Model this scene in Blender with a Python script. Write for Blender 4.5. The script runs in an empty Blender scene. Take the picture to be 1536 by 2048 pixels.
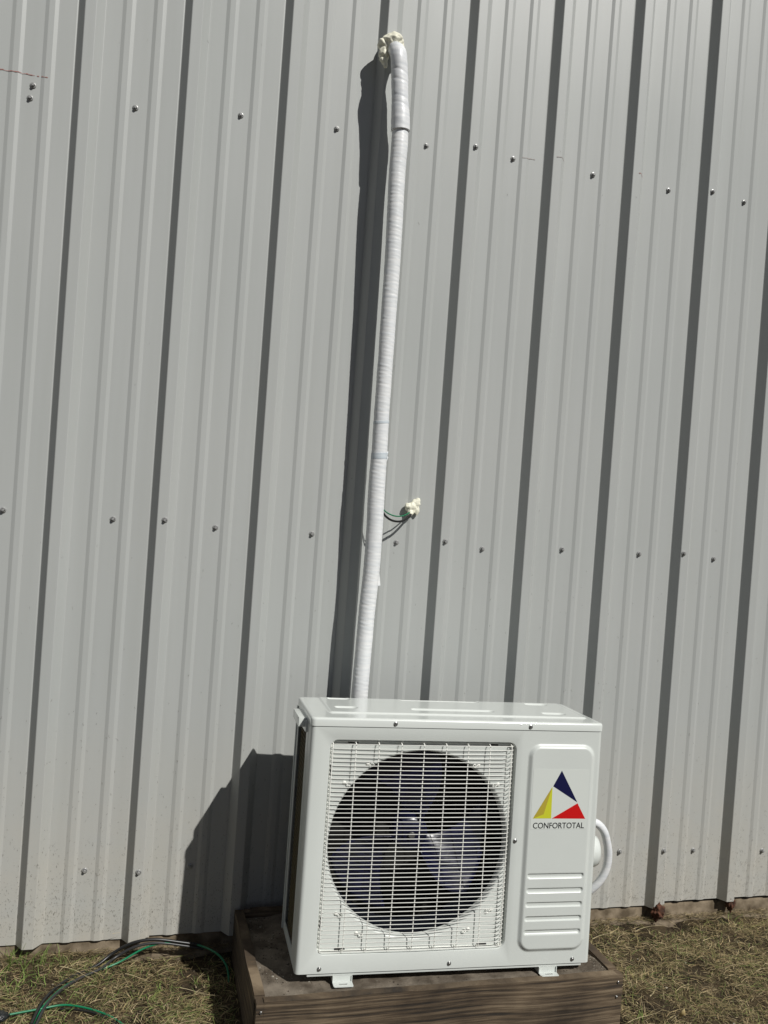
import bpy, bmesh, math, random
import numpy as np
from mathutils import Vector, Matrix, noise

# ------------------------------------------------------------------ camera, sky, sun
sc = bpy.context.scene
COL = sc.collection
Z0 = 1.46                                   # the ground is z = 0
RES_X, RES_Y = 768, 1024
sc.render.resolution_x, sc.render.resolution_y = RES_X, RES_Y
F_PX, YAW, PITCH, ROLL = 1754.8, 0.26635, -0.01129, 0.0719
CAM = np.array([0.28618, -2.79387, Z0])
_F = np.array([math.sin(YAW)*math.cos(PITCH), math.cos(YAW)*math.cos(PITCH), math.sin(PITCH)])
_R = np.array([math.cos(YAW), -math.sin(YAW), 0.0])
_U = np.cross(_R, _F)
_R2 = math.cos(ROLL)*_R + math.sin(ROLL)*_U
_U2 = -math.sin(ROLL)*_R + math.cos(ROLL)*_U
cd = bpy.data.cameras.new('camera')
cam = bpy.data.objects.new('camera', cd)
COL.objects.link(cam)
cd.sensor_fit = 'VERTICAL'
cd.sensor_height = 24.0
cd.lens = 24.0*F_PX/2048.0
cd.clip_start, cd.clip_end = 0.05, 1000.0
cam.matrix_world = Matrix(((_R2[0], _U2[0], -_F[0], CAM[0]), (_R2[1], _U2[1], -_F[1], CAM[1]),
                           (_R2[2], _U2[2], -_F[2], CAM[2]), (0, 0, 0, 1)))
sc.camera = cam

SUN = Vector((0.57, -1.0, 1.13)).normalized()        # towards the sun
w = bpy.data.worlds.new('World'); sc.world = w; w.use_nodes = True
nt = w.node_tree
bg = nt.nodes['Background']
sky = nt.nodes.new('ShaderNodeTexSky'); sky.sky_type = 'NISHITA'; sky.sun_disc = False
sky.sun_elevation = math.asin(SUN.z)
sky.sun_rotation = math.atan2(SUN.x, SUN.y)
sky.air_density = 0.45; sky.dust_density = 0.3; sky.ozone_density = 1.0
hs = nt.nodes.new('ShaderNodeHueSaturation'); hs.inputs['Saturation'].default_value = 0.55
nt.links.new(sky.outputs[0], hs.inputs['Color']); nt.links.new(hs.outputs[0], bg.inputs[0])
bg.inputs[1].default_value = 0.05
sl = bpy.data.lights.new('sun', 'SUN'); sl.energy = 5.0; sl.angle = math.radians(0.53); sl.color = (1.0, 0.98, 0.935)
so = bpy.data.objects.new('sun', sl); COL.objects.link(so)
so.rotation_euler = SUN.to_track_quat('Z', 'Y').to_euler()
so.location = SUN*20
vs = sc.view_settings
vs.view_transform = 'Standard'; vs.look = 'None'; vs.exposure = -0.30; vs.gamma = 1.0; vs.use_curve_mapping = False

# ------------------------------------------------------------------ helpers
def hit(px, py, ax, val):
    """point of the photograph (1536x2048 pixels) on the world plane axis ax = val"""
    D = _F + _R2*(px-768)/F_PX - _U2*(py-1024)/F_PX
    t = (val-CAM[ax])/D[ax]
    return Vector(CAM+t*D)

def tag(o, label=None, cat=None, group=None, kind=None):
    if label: o['label'] = label
    if cat: o['category'] = cat
    if group: o['group'] = group
    if kind: o['kind'] = kind
    return o

def empty(name, loc=(0, 0, 0)):
    o = bpy.data.objects.new(name, None); COL.objects.link(o); o.location = loc
    o.empty_display_size = 0.05
    return o

def mesh(name, v, f, mat, parent=None, smooth=None, loc=None):
    me = bpy.data.meshes.new(name)
    me.from_pydata([tuple(p) for p in v], [], [tuple(q) for q in f])
    me.validate(); me.update()
    if smooth is not None:
        me.polygons.foreach_set('use_smooth', [True]*len(me.polygons))
        me.set_sharp_from_angle(angle=math.radians(smooth))
    o = bpy.data.objects.new(name, me); COL.objects.link(o)
    for m in (mat if isinstance(mat, (list, tuple)) else [mat]): me.materials.append(m)
    if parent is not None: o.parent = parent
    if loc is not None: o.location = loc
    return o

class MB:
    def __init__(s): s.v = []; s.f = []
    def add(s, v, f):
        n = len(s.v); s.v += [tuple(p) for p in v]; s.f += [tuple(i+n for i in q) for q in f]
        return s
    def box(s, x0, x1, y0, y1, z0, z1, b=0.0):
        bm = bmesh.new()
        bmesh.ops.create_cube(bm, size=1)
        for q in bm.verts:
            q.co = Vector(((x0+x1)/2+q.co.x*(x1-x0), (y0+y1)/2+q.co.y*(y1-y0), (z0+z1)/2+q.co.z*(z1-z0)))
        if b: bmesh.ops.bevel(bm, geom=bm.edges[:], offset=b, segments=2, profile=0.7, affect='EDGES')
        bm.verts.index_update()
        s.add([q.co[:] for q in bm.verts], [[q.index for q in f.verts] for f in bm.faces]); bm.free()
        return s
    def tube(s, pts, r, seg=8, cap=True, jit=None):
        P = [Vector(p) for p in pts]; n = len(P)
        R = r if isinstance(r, (list, tuple)) else [r]*n
        up = None; rings = []
        for i in range(n):
            t = (P[min(i+1, n-1)]-P[max(i-1, 0)]).normalized()
            if up is None:
                up = t.orthogonal().normalized()
            up = (up-t*up.dot(t)).normalized(); b = t.cross(up)
            ring = []
            for k in range(seg):
                a = 2*math.pi*k/seg
                q = P[i]+(up*math.cos(a)+b*math.sin(a))*R[i]
                if jit: q = jit(q, i, a, t, P[i])
                ring.append(q)
            rings.append(ring)
        v = [q for ring in rings for q in ring]
        f = [(i*seg+k, i*seg+(k+1) % seg, (i+1)*seg+(k+1) % seg, (i+1)*seg+k) for i in range(n-1) for k in range(seg)]
        if cap:
            f.append(tuple(range(seg))[::-1]); f.append(tuple((n-1)*seg+k for k in range(seg)))
        return s.add(v, f)
    def loops(s, L, cap=False):
        n = len(L[0]); v = [p for l in L for p in l]
        f = [(i*n+k, i*n+(k+1) % n, (i+1)*n+(k+1) % n, (i+1)*n+k) for i in range(len(L)-1) for k in range(n)]
        if cap: f.append(tuple((len(L)-1)*n+k for k in range(n)))
        return s.add(v, f)
    def build(s, name, mat, parent=None, smooth=35, loc=None): return mesh(name, s.v, s.f, mat, parent, smooth, loc)

def spline(pts, per=8):
    P = [Vector(p) for p in pts]; out = []
    for i in range(len(P)-1):
        a, b, c, d = P[max(i-1, 0)], P[i], P[i+1], P[min(i+2, len(P)-1)]
        for k in range(per):
            t = k/per
            out.append(0.5*((2*b)+(c-a)*t+(2*a-5*b+4*c-d)*t*t+(3*b-a-3*c+d)*t**3))
    out.append(P[-1]); return out

def resample(P, step):
    out = [P[0]]; acc = 0; L = [0]
    for i in range(1, len(P)): L.append(L[-1]+(P[i]-P[i-1]).length)
    n = max(2, int(L[-1]/step)); j = 0
    for k in range(1, n+1):
        s = L[-1]*k/n
        while j < len(L)-2 and L[j+1] < s: j += 1
        t = (s-L[j])/max(L[j+1]-L[j], 1e-9); out.append(P[j].lerp(P[j+1], min(1, t)))
    return out

def rr(x0, x1, z0, z1, r, n=8, m=14):
    """rounded rectangle, 4*(n+m) points"""
    out = []
    C = [(x1-r, z1-r, 0), (x0+r, z1-r, 90), (x0+r, z0+r, 180), (x1-r, z0+r, 270)]
    for i, (cx, cz, a0) in enumerate(C):
        arc = [(cx+r*math.cos(math.radians(a0+90*k/(n-1))), cz+r*math.sin(math.radians(a0+90*k/(n-1)))) for k in range(n)]
        out += arc
        nx, nz, na = C[(i+1) % 4]
        q = (nx+r*math.cos(math.radians(na)), nz+r*math.sin(math.radians(na))); p = arc[-1]
        out += [(p[0]+(q[0]-p[0])*k/(m+1), p[1]+(q[1]-p[1])*k/(m+1)) for k in range(1, m+1)]
    return out

def sd_rr(x, z, cx, cz, hx, hz, r):
    qx = abs(x-cx)-hx+r; qz = abs(z-cz)-hz+r
    return math.hypot(max(qx, 0), max(qz, 0))+min(max(qx, qz), 0)-r
def sstep(t):
    t = min(1, max(0, t)); return t*t*(3-2*t)

# ------------------------------------------------------------------ materials
def material(name, col, rough=0.5, metal=0.0, var=0.0, vscale=20.0, bump=0.0, bscale=200.0, spec=0.5, coat=0.0, coat_r=0.1,
             stretch=None, col2=None, detail=4.0, attr=None):
    m = bpy.data.materials.new(name); m.use_nodes = True; N = m.node_tree.nodes; Lk = m.node_tree.links
    b = N['Principled BSDF']
    b.inputs['Base Color'].default_value = (*col, 1); b.inputs['Roughness'].default_value = rough
    b.inputs['Metallic'].default_value = metal; b.inputs['Specular IOR Level'].default_value = spec
    b.inputs['Coat Weight'].default_value = coat; b.inputs['Coat Roughness'].default_value = coat_r
    tc = N.new('ShaderNodeTexCoord'); src = tc.outputs['Object']
    if stretch:
        mp = N.new('ShaderNodeMapping'); mp.inputs['Scale'].default_value = stretch
        Lk.new(src, mp.inputs[0]); src = mp.outputs[0]
    base = None
    if attr:
        at = N.new('ShaderNodeAttribute'); at.attribute_name = attr; base = at.outputs['Color']; Lk.new(base, b.inputs['Base Color'])
    if var or col2:
        n1 = N.new('ShaderNodeTexNoise'); n1.inputs['Scale'].default_value = vscale; n1.inputs['Detail'].default_value = detail
        Lk.new(src, n1.inputs['Vector'])
        mx = N.new('ShaderNodeMix'); mx.data_type = 'RGBA'
        c2 = col2 or tuple(c*(1-var) for c in col)
        mr = N.new('ShaderNodeMapRange'); mr.inputs['From Min'].default_value = 0.35; mr.inputs['From Max'].default_value = 0.65
        Lk.new(n1.outputs['Fac'], mr.inputs[0]); Lk.new(mr.outputs[0], mx.inputs['Factor'])
        mx.inputs['A'].default_value = (*col, 1); mx.inputs['B'].default_value = (*c2, 1)
        Lk.new(mx.outputs['Result'], b.inputs['Base Color'])
    if bump:
        n2 = N.new('ShaderNodeTexNoise'); n2.inputs['Scale'].default_value = bscale; n2.inputs['Detail'].default_value = 3
        Lk.new(src, n2.inputs['Vector'])
        bp = N.new('ShaderNodeBump'); bp.inputs['Strength'].default_value = bump; bp.inputs['Distance'].default_value = 0.002
        Lk.new(n2.outputs['Fac'], bp.inputs['Height']); Lk.new(bp.outputs[0], b.inputs['Normal'])
    return m

def wall_paint():
    m = bpy.data.materials.new('grey_wall_paint'); m.use_nodes = True; N = m.node_tree.nodes; L = m.node_tree.links
    b = N['Principled BSDF']; b.inputs['Roughness'].default_value = 0.42; b.inputs['Specular IOR Level'].default_value = 0.45
    tc = N.new('ShaderNodeTexCoord'); sep = N.new('ShaderNodeSeparateXYZ'); L.new(tc.outputs['Object'], sep.inputs[0])
    n1 = N.new('ShaderNodeTexNoise'); n1.inputs['Scale'].default_value = 1.6; n1.inputs['Detail'].default_value = 5; L.new(tc.outputs['Object'], n1.inputs['Vector'])
    mp = N.new('ShaderNodeMapping'); mp.inputs['Scale'].default_value = (30, 1, 1.2); L.new(tc.outputs['Object'], mp.inputs[0])
    n2 = N.new('ShaderNodeTexNoise'); n2.inputs['Scale'].default_value = 1.0; n2.inputs['Detail'].default_value = 6; L.new(mp.outputs[0], n2.inputs['Vector'])
    # clean paint, cool and warm patches of chalking
    a = N.new('ShaderNodeMix'); a.data_type = 'RGBA'; a.inputs['A'].default_value = (0.395, 0.414, 0.402, 1); a.inputs['B'].default_value = (0.43, 0.437, 0.426, 1)
    L.new(n1.outputs['Fac'], a.inputs['Factor'])
    # faint run-off streaks
    s = N.new('ShaderNodeMix'); s.data_type = 'RGBA'; s.blend_type = 'MULTIPLY'
    r2 = N.new('ShaderNodeMapRange'); r2.inputs['From Min'].default_value = 0.35; r2.inputs['From Max'].default_value = 0.7
    r2.inputs['To Min'].default_value = 0.0; r2.inputs['To Max'].default_value = 0.55
    L.new(n2.outputs['Fac'], r2.inputs[0]); L.new(r2.outputs[0], s.inputs['Factor'])
    L.new(a.outputs['Result'], s.inputs['A']); s.inputs['B'].default_value = (0.93, 0.93, 0.92, 1)
    # splashed soil near the bottom edge
    mr = N.new('ShaderNodeMapRange'); mr.inputs['From Min'].default_value = 0.75; mr.inputs['From Max'].default_value = 0.05
    mr.inputs['To Min'].default_value = 0.0; mr.inputs['To Max'].default_value = 1.0
    L.new(sep.outputs['Z'], mr.inputs[0])
    n3 = N.new('ShaderNodeTexNoise'); n3.inputs['Scale'].default_value = 9; n3.inputs['Detail'].default_value = 8; L.new(tc.outputs['Object'], n3.inputs['Vector'])
    mu = N.new('ShaderNodeMath'); mu.operation = 'MULTIPLY'; L.new(mr.outputs[0], mu.inputs[0]); L.new(n3.outputs['Fac'], mu.inputs[1])
    d = N.new('ShaderNodeMix'); d.data_type = 'RGBA'; L.new(mu.outputs[0], d.inputs['Factor'])
    L.new(s.outputs['Result'], d.inputs['A']); d.inputs['B'].default_value = (0.47, 0.435, 0.37, 1)
    # fine speckle, denser towards the bottom
    n4 = N.new('ShaderNodeTexNoise'); n4.inputs['Scale'].default_value = 330; n4.inputs['Detail'].default_value = 2; L.new(tc.outputs['Object'], n4.inputs['Vector'])
    r4 = N.new('ShaderNodeMapRange'); r4.inputs['From Min'].default_value = 0.66; r4.inputs['From Max'].default_value = 0.72; L.new(n4.outputs['Fac'], r4.inputs[0])
    r5 = N.new('ShaderNodeMapRange'); r5.inputs['From Min'].default_value = 0.6; r5.inputs['From Max'].default_value = 0.05; r5.inputs['To Max'].default_value = 0.75
    L.new(sep.outputs['Z'], r5.inputs[0])
    m4 = N.new('ShaderNodeMath'); m4.operation = 'MULTIPLY'; L.new(r4.outputs[0], m4.inputs[0]); L.new(r5.outputs[0], m4.inputs[1])
    e = N.new('ShaderNodeMix'); e.data_type = 'RGBA'; L.new(m4.outputs[0], e.inputs['Factor']); L.new(d.outputs['Result'], e.inputs['A'])
    e.inputs['B'].default_value = (0.20, 0.175, 0.13, 1)
    L.new(e.outputs['Result'], b.inputs['Base Color'])
    # roughness variation + orange peel
    rr_ = N.new('ShaderNodeMapRange'); rr_.inputs['To Min'].default_value = 0.30; rr_.inputs['To Max'].default_value = 0.5
    L.new(n1.outputs['Fac'], rr_.inputs[0]); L.new(rr_.outputs[0], b.inputs['Roughness'])
    n5 = N.new('ShaderNodeTexNoise'); n5.inputs['Scale'].default_value = 500; L.new(tc.outputs['Object'], n5.inputs['Vector'])
    bp = N.new('ShaderNodeBump'); bp.inputs['Strength'].default_value = 0.12; bp.inputs['Distance'].default_value = 0.001
    L.new(n5.outputs['Fac'], bp.inputs['Height']); L.new(bp.outputs[0], b.inputs['Normal'])
    return m

M = {}
M['wall'] = wall_paint()
M['galv'] = material('galvanised_screw', (0.42, 0.42, 0.41), 0.35, 0.35, var=0.3, vscale=300)
M['rubber'] = material('screw_washer', (0.05, 0.05, 0.05), 0.6)
M['white'] = material('white_enamel', (0.61, 0.64, 0.61), 0.36, var=0.035, vscale=5, detail=8, bump=0.10, bscale=700, coat=0.15, coat_r=0.25)
M['lid'] = material('glossy_white_enamel', (0.66, 0.69, 0.66), 0.22, bump=0.05, bscale=500, coat=0.6, coat_r=0.06)
M['wire'] = material('white_coated_wire', (0.80, 0.80, 0.75), 0.35)
M['dark'] = material('black_barrel', (0.010, 0.013, 0.020), 0.25)
M['fan'] = material('navy_fan_plastic', (0.006, 0.007, 0.030), 0.30, var=0.4, vscale=30, bump=0.3, bscale=60)
M['coil'] = material('dark_coil_fins', (0.008, 0.008, 0.007), 0.5, stretch=(1, 400, 1), bump=0.8, bscale=1)
M['mesh'] = material('tan_guard_wire', (0.15, 0.12, 0.055), 0.5)
M['steel'] = material('steel_screw', (0.35, 0.35, 0.34), 0.3, 0.9)
M['slot'] = material('black_slot', (0.004, 0.004, 0.004), 0.8)
M['navy'] = material('navy_print', (0.003, 0.004, 0.045), 0.4)
M['red'] = material('red_print', (0.55, 0.004, 0.004), 0.4)
M['yellow'] = material('yellow_print', (0.55, 0.56, 0.03), 0.4)
M['ochre'] = material('ochre_print', (0.42, 0.33, 0.04), 0.4)
M['ink'] = material('black_print', (0.006, 0.006, 0.008), 0.4)
M['sticker'] = material('clear_sticker_film', (0.62, 0.65, 0.615), 0.42)
M['foam'] = material('cream_foam', (0.86, 0.84, 0.69), 0.55, var=0.12, vscale=60, bump=0.25, bscale=120)
M['rust'] = material('rusty_crust', (0.12, 0.045, 0.022), 0.9, col2=(0.035, 0.017, 0.010), vscale=60, bump=1.0, bscale=160)
M['concrete'] = material('dirty_concrete', (0.24, 0.19, 0.13), 0.9, col2=(0.085, 0.062, 0.036), vscale=22, bump=0.9, bscale=90, detail=10)
M['padtop'] = material('dark_dusty_concrete', (0.20, 0.168, 0.13), 0.95, col2=(0.075, 0.058, 0.040), vscale=17, bump=1.0, bscale=150, detail=12)
M['cable_black'] = material('black_cable_jacket', (0.012, 0.012, 0.012), 0.35)
M['cable_green'] = material('green_cable_jacket', (0.006, 0.17, 0.075), 0.35)
M['cable_grey'] = material('grey_cable_jacket', (0.03, 0.03, 0.03), 0.4)
M['leaf'] = material('dry_leaf', (0.50, 0.40, 0.20), 0.6, col2=(0.30, 0.20, 0.08), vscale=60)
M['chalk'] = material('red_chalk', (0.36, 0.17, 0.15), 0.9)
M['chalk2'] = material('faint_red_chalk', (0.40, 0.36, 0.34), 0.9)
M['clip'] = material('dried_clippings', (0.075, 0.062, 0.04), 0.9)
M['blade'] = material('grass_blade', (0.2, 0.15, 0.1), 0.75, attr='col', spec=0.3)
M['pebble'] = material('pebble', (0.3, 0.27, 0.22), 0.85, attr='col')
M['black_bag'] = material('black_plastic', (0.015, 0.017, 0.018), 0.35, bump=0.6, bscale=60)

def wood():
    m = bpy.data.materials.new('weathered_board'); m.use_nodes = True; N = m.node_tree.nodes; L = m.node_tree.links
    b = N['Principled BSDF']; b.inputs['Roughness'].default_value = 0.85
    tc = N.new('ShaderNodeTexCoord')
    mp = N.new('ShaderNodeMapping'); mp.inputs['Scale'].default_value = (1.6, 1.6, 60); L.new(tc.outputs['Object'], mp.inputs[0])
    n0 = N.new('ShaderNodeTexNoise'); n0.inputs['Scale'].default_value = 2.2; n0.inputs['Detail'].default_value = 2; L.new(tc.outputs['Object'], n0.inputs['Vector'])
    ad = N.new('ShaderNodeVectorMath'); ad.operation = 'MULTIPLY_ADD'; L.new(n0.outputs['Color'], ad.inputs[0]); ad.inputs[1].default_value = (0, 0, 2.0); L.new(mp.outputs[0], ad.inputs[2])
    n1 = N.new('ShaderNodeTexNoise'); n1.inputs['Scale'].default_value = 2.0; n1.inputs['Detail'].default_value = 8; n1.inputs['Roughness'].default_value = 0.65; L.new(ad.outputs[0], n1.inputs['Vector'])
    cr = N.new('ShaderNodeValToRGB'); L.new(n1.outputs['Fac'], cr.inputs[0])
    e = cr.color_ramp.elements; e[0].position = 0.36; e[0].color = (0.022, 0.017, 0.012, 1); e[1].position = 0.66; e[1].color = (0.235, 0.178, 0.115, 1)
    k = e.new(0.5); k.color = (0.105, 0.073, 0.043, 1)
    n2 = N.new('ShaderNodeTexNoise'); n2.inputs['Scale'].default_value = 5; n2.inputs['Detail'].default_value = 6; L.new(tc.outputs['Object'], n2.inputs['Vector'])
    r = N.new('ShaderNodeMapRange'); r.inputs['From Min'].default_value = 0.42; r.inputs['From Max'].default_value = 0.68; L.new(n2.outputs['Fac'], r.inputs[0])
    mx = N.new('ShaderNodeMix'); mx.data_type = 'RGBA'; mx.blend_type = 'MULTIPLY'; L.new(r.outputs[0], mx.inputs['Factor']); L.new(cr.outputs[0], mx.inputs['A']); mx.inputs['B'].default_value = (0.32, 0.30, 0.28, 1)
    L.new(mx.outputs['Result'], b.inputs['Base Color'])
    bp = N.new('ShaderNodeBump'); bp.inputs['Strength'].default_value = 0.9; bp.inputs['Distance'].default_value = 0.003
    L.new(n1.outputs['Fac'], bp.inputs['Height']); L.new(bp.outputs[0], b.inputs['Normal'])
    return m
M['wood'] = wood()

def soil():
    m = bpy.data.materials.new('soil'); m.use_nodes = True; N = m.node_tree.nodes; L = m.node_tree.links
    b = N['Principled BSDF']; b.inputs['Roughness'].default_value = 0.95; b.inputs['Specular IOR Level'].default_value = 0.2
    tc = N.new('ShaderNodeTexCoord')
    n1 = N.new('ShaderNodeTexNoise'); n1.inputs['Scale'].default_value = 12; n1.inputs['Detail'].default_value = 12; L.new(tc.outputs['Object'], n1.inputs['Vector'])
    cr = N.new('ShaderNodeValToRGB'); L.new(n1.outputs['Fac'], cr.inputs[0]); e = cr.color_ramp.elements
    e[0].position = 0.35; e[0].color = (0.018, 0.013, 0.008, 1); e[1].position = 0.7; e[1].color = (0.085, 0.062, 0.034, 1)
    L.new(cr.outputs[0], b.inputs['Base Color'])
    n2 = N.new('ShaderNodeTexNoise'); n2.inputs['Scale'].default_value = 70; n2.inputs['Detail'].default_value = 8; L.new(tc.outputs['Object'], n2.inputs['Vector'])
    bp = N.new('ShaderNodeBump'); bp.inputs['Strength'].default_value = 1.0; bp.inputs['Distance'].default_value = 0.012
    L.new(n2.outputs['Fac'], bp.inputs['Height']); L.new(bp.outputs[0], b.inputs['Normal'])
    return m
M['soil'] = soil()

def tape(name, col, bump):
    m = bpy.data.materials.new(name); m.use_nodes = True; N = m.node_tree.nodes; L = m.node_tree.links
    b = N['Principled BSDF']; b.inputs['Roughness'].default_value = 0.38; b.inputs['Specular IOR Level'].default_value = 0.5
    tc = N.new('ShaderNodeTexCoord'); mp = N.new('ShaderNodeMapping'); mp.inputs['Scale'].default_value = (6, 6, 130); L.new(tc.outputs['Object'], mp.inputs[0])
    n1 = N.new('ShaderNodeTexNoise'); n1.inputs['Scale'].default_value = 1; n1.inputs['Detail'].default_value = 3; L.new(mp.outputs[0], n1.inputs['Vector'])
    mx = N.new('ShaderNodeMix'); mx.data_type = 'RGBA'
    r = N.new('ShaderNodeMapRange'); r.inputs['From Min'].default_value = 0.35; r.inputs['From Max'].default_value = 0.65; L.new(n1.outputs['Fac'], r.inputs[0]); L.new(r.outputs[0], mx.inputs['Factor'])
    mx.inputs['A'].default_value = (*col, 1); mx.inputs['B'].default_value = (col[0]*0.86, col[1]*0.885, col[2]*0.91, 1)
    L.new(mx.outputs['Result'], b.inputs['Base Color'])
    bp = N.new('ShaderNodeBump'); bp.inputs['Strength'].default_value = bump; bp.inputs['Distance'].default_value = 0.0012
    L.new(n1.outputs['Fac'], bp.inputs['Height']); L.new(bp.outputs[0], b.inputs['Normal'])
    return m
M['tape'] = tape('ribbed_white_tape', (0.80, 0.805, 0.80), 0.6)
M['sleeve'] = tape('smooth_white_tape', (0.78, 0.785, 0.79), 0.2)

# ------------------------------------------------------------------ ground
def gh(x, y):
    h = 0.016*noise.noise(Vector((x*3, y*3, 0.3)))+0.008*noise.noise(Vector((x*11, y*11, 4)))+0.004*noise.noise(Vector((x*37, y*37, 9)))
    far = max(abs(x-1.2)-3, -y-2.5, 0)
    h -= (0.034 if x > 1.6 else 0.012)*math.exp(-((y+0.055)/0.018)**2)*max(0, 0.6+1.0*noise.noise(Vector((x*9, 0, 2))))
    if x < 0.3 and y > -0.3: h += 0.012*(1-(abs(y)/0.3))
    if x > 1.7: h += 0.012
    return h*math.exp(-far*0.5)
xs = [-220, -100, -40, -15, -6, -3.5]+[-2+0.02*i for i in range(0, 326)]+[5.5, 8, 16, 40, 100, 220]
ys = [-220, -100, -40, -15, -6, -4]+[-3+0.1*i for i in range(0, 18)]+[-1.2+0.0125*i for i in range(0, 98)]+[0.3, 2, 10, 60, 220]
V = [(x, y, gh(x, y)) for y in ys for x in xs]
nx = len(xs)
Fc = [(j*nx+i, j*nx+i+1, (j+1)*nx+i+1, (j+1)*nx+i) for j in range(len(ys)-1) for i in range(nx-1)]
tag(mesh('ground', V, Fc, M['soil'], smooth=180), kind='structure')

# ------------------------------------------------------------------ the metal building
P = 0.3048
HR = 0.0325
PTS = [(0.0, 0.0006), (0.0015, -0.0006), (0.0208, -HR+0.0010), (0.0228, -HR), (0.0515, -HR), (0.0538, -HR+0.0012), (0.0755, -0.0010), (0.0778, 0.0),
       (0.1245, 0.0), (0.1262, -0.0006), (0.1338, -0.0036), (0.1355, -0.0041), (0.1515, -0.0041), (0.1532, -0.0036), (0.1606, -0.0006), (0.1624, 0.0),
       (0.2140, 0.0), (0.2157, -0.0006), (0.2233, -0.0036), (0.2250, -0.0041), (0.2405, -0.0041), (0.2422, -0.0036), (0.2498, -0.0006), (0.2515, 0.0), (0.3010, 0.0), (0.3042, 0.0008)]  # closing facet is added so a bright line shows beside each rib
PX = [a for a, _ in PTS]+[P]; PY = [b for _, b in PTS]+[0.0006]
def prof(x):
    t = x % P
    return float(np.interp(t, PX, PY))
bld = tag(empty('metal_building', (0.6, 0.05, 0.0)), 'long grey ribbed sheet metal building side wall with rows of hex screws', 'building')
def B(o): o.parent = bld; o.matrix_parent_inverse = Matrix.Translation((-0.6, -0.05, 0)); return o
TOPZ = 4.3
zrows = [0.0]+[0.03+0.055*i for i in range(0, 76)]
def panel(k0, k1, zb):
    """one sheet: under the lap at rib k0, over the lap at rib k1"""
    xsl = []
    for k in range(k0, k1):
        xsl += [k*P+a for a, _ in PTS if not (k == k0 and a < 0.03)]
    xsl = [k0*P+0.030]+[x for x in xsl if x > k0*P+0.031]
    xsl += [k1*P+a for a, _ in PTS[:8]]+[k1*P+0.084]
    zs = [zb]+[z for z in np.arange(zb+0.05, TOPZ, 0.055)]+[TOPZ]
    v = []
    for z in zs:
        for x in xsl:
            y = prof(x); t = x % P
            lap = 0.0013*sstep((x-(k1*P-0.012))/0.012)      # rides over the next sheet
            can = 0
            if 0.078 < t < 0.3: can = 0.0017*noise.noise(Vector((x*5, z*1.7, k0)))*math.sin(math.pi*(t-0.078)/0.222)
            v.append((x, y-lap+can-0.0004, z))
    n = len(xsl)
    f = [(j*n+i, j*n+i+1, (j+1)*n+i+1, (j+1)*n+i) for j in range(len(zs)-1) for i in range(n-1)]
    o = B(mesh('wall_panel', v, f, M['wall'], smooth=7))
    s = o.modifiers.new('thickness', 'SOLIDIFY'); s.thickness = 0.0009; s.use_rim = False
    s.offset = -1.0
    return o
for k0, k1, zb in ((-8, -5, .056), (-5, -2, .055), (-2, 1, .0535), (1, 4, .0585), (4, 7, .0625), (7, 10, .0735), (10, 13, .075), (13, 16, .076)):
    panel(k0, k1, zb)
# foundation
mb = MB()
def slab(y0, y1, z0, z1, amp, sc_):
    X = np.arange(-2.5, 5.2, 0.02); v = []; rows = [(y0, z0), (y0, z1-0.012), (y0+0.004, z1-0.003), (y0+0.012, z1), (y1, z1)]
    for (y, z) in rows:
        for x in X:
            q = amp*noise.noise(Vector((x*sc_, z*40, y*20)))+amp*0.5*noise.noise(Vector((x*sc_*4, z*90, 3)))
            v.append((x, y+q, z+(0 if z == z0 else q*0.8)))
    n = len(X); mb.add(v, [(j*n+i, j*n+i+1, (j+1)*n+i+1, (j+1)*n+i) for j in range(len(rows)-1) for i in range(n-1)])
slab(0.006, 0.15, -0.3, 0.064, 0.002, 9)
slab(-0.026, 0.05, -0.3, 0.014, 0.014, 7)
slab_o = B(mb.build('foundation', M['concrete'], smooth=60))
mb = MB(); mb.box(-2.4, 4.95, 0.05, 0.15, 0.066, TOPZ)
B(mb.build('wall_frame', M['dark'], smooth=30))
# screws
def screw_mesh(rw, rh, hh):
    m = MB(); n = 14
    c = [[(r*math.cos(2*math.pi*k/n), y, r*math.sin(2*math.pi*k/n)) for k in range(n)] for r, y in ((rw, 0.001), (rw, -0.0015), (rw*0.82, -0.0032), (rh*1.2, -0.0036))]
    m.loops(c)
    n = 6
    c = [[(r*math.cos(2*math.pi*k/n), y, r*math.sin(2*math.pi*k/n)) for k in range(n)] for r, y in ((rh, -0.003), (rh, -0.003-hh), (rh*0.8, -0.004-hh))]
    m.loops(c, cap=True)
    return m
SC = [(66,170),(60,195),(271,215),(482,230),(674,257),(853,291),(952,293),(1027,317),(1187,349),(1338,380),(1426,383),(1489,404),(6,1020),(226,1038),(332,1040),(431,1055),(624,1068),(793,1085),(891,1083),(965,1098),(1125,1099),(1279,1108),(1367,1107),(1428,1118),(169,1742),(277,1745),(380,1733),(1240,1704),(1328,1702),(1387,1701),(1525,1702)]
spots = []
for a, b in SC:
    q = hit(a, b, 1, -0.004)
    if 0.02 < q.x % P < 0.085:                # lap screws sit on the rib crest
        q = hit(a, b, 1, -HR-0.004); q.x = math.floor(q.x/P)*P+min(max(q.x % P, 0.032), 0.044)
    spots.append((q.x, q.z))
for zr in (Z0+1.19, Z0-0.12, Z0-1.2):
    for k in list(range(-4, -1))+[8, 9, 10, 11] + ([] if zr > 1 else [3]):
        spots.append((k*P+0.188, zr))
        if k % 3 == 1: spots.append((k*P+0.05+P-0.0+0.0, zr+0.01)) if False else spots.append((k*P+0.038, zr+0.012))
first = None
sp = []
for s in spots:
    if all((s[0]-q[0])**2+(s[1]-q[1])**2 > .002 or abs(s[1]-q[1]) > .02 and i_ < 2 for i_, q in enumerate(sp)): sp.append(s)
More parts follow.
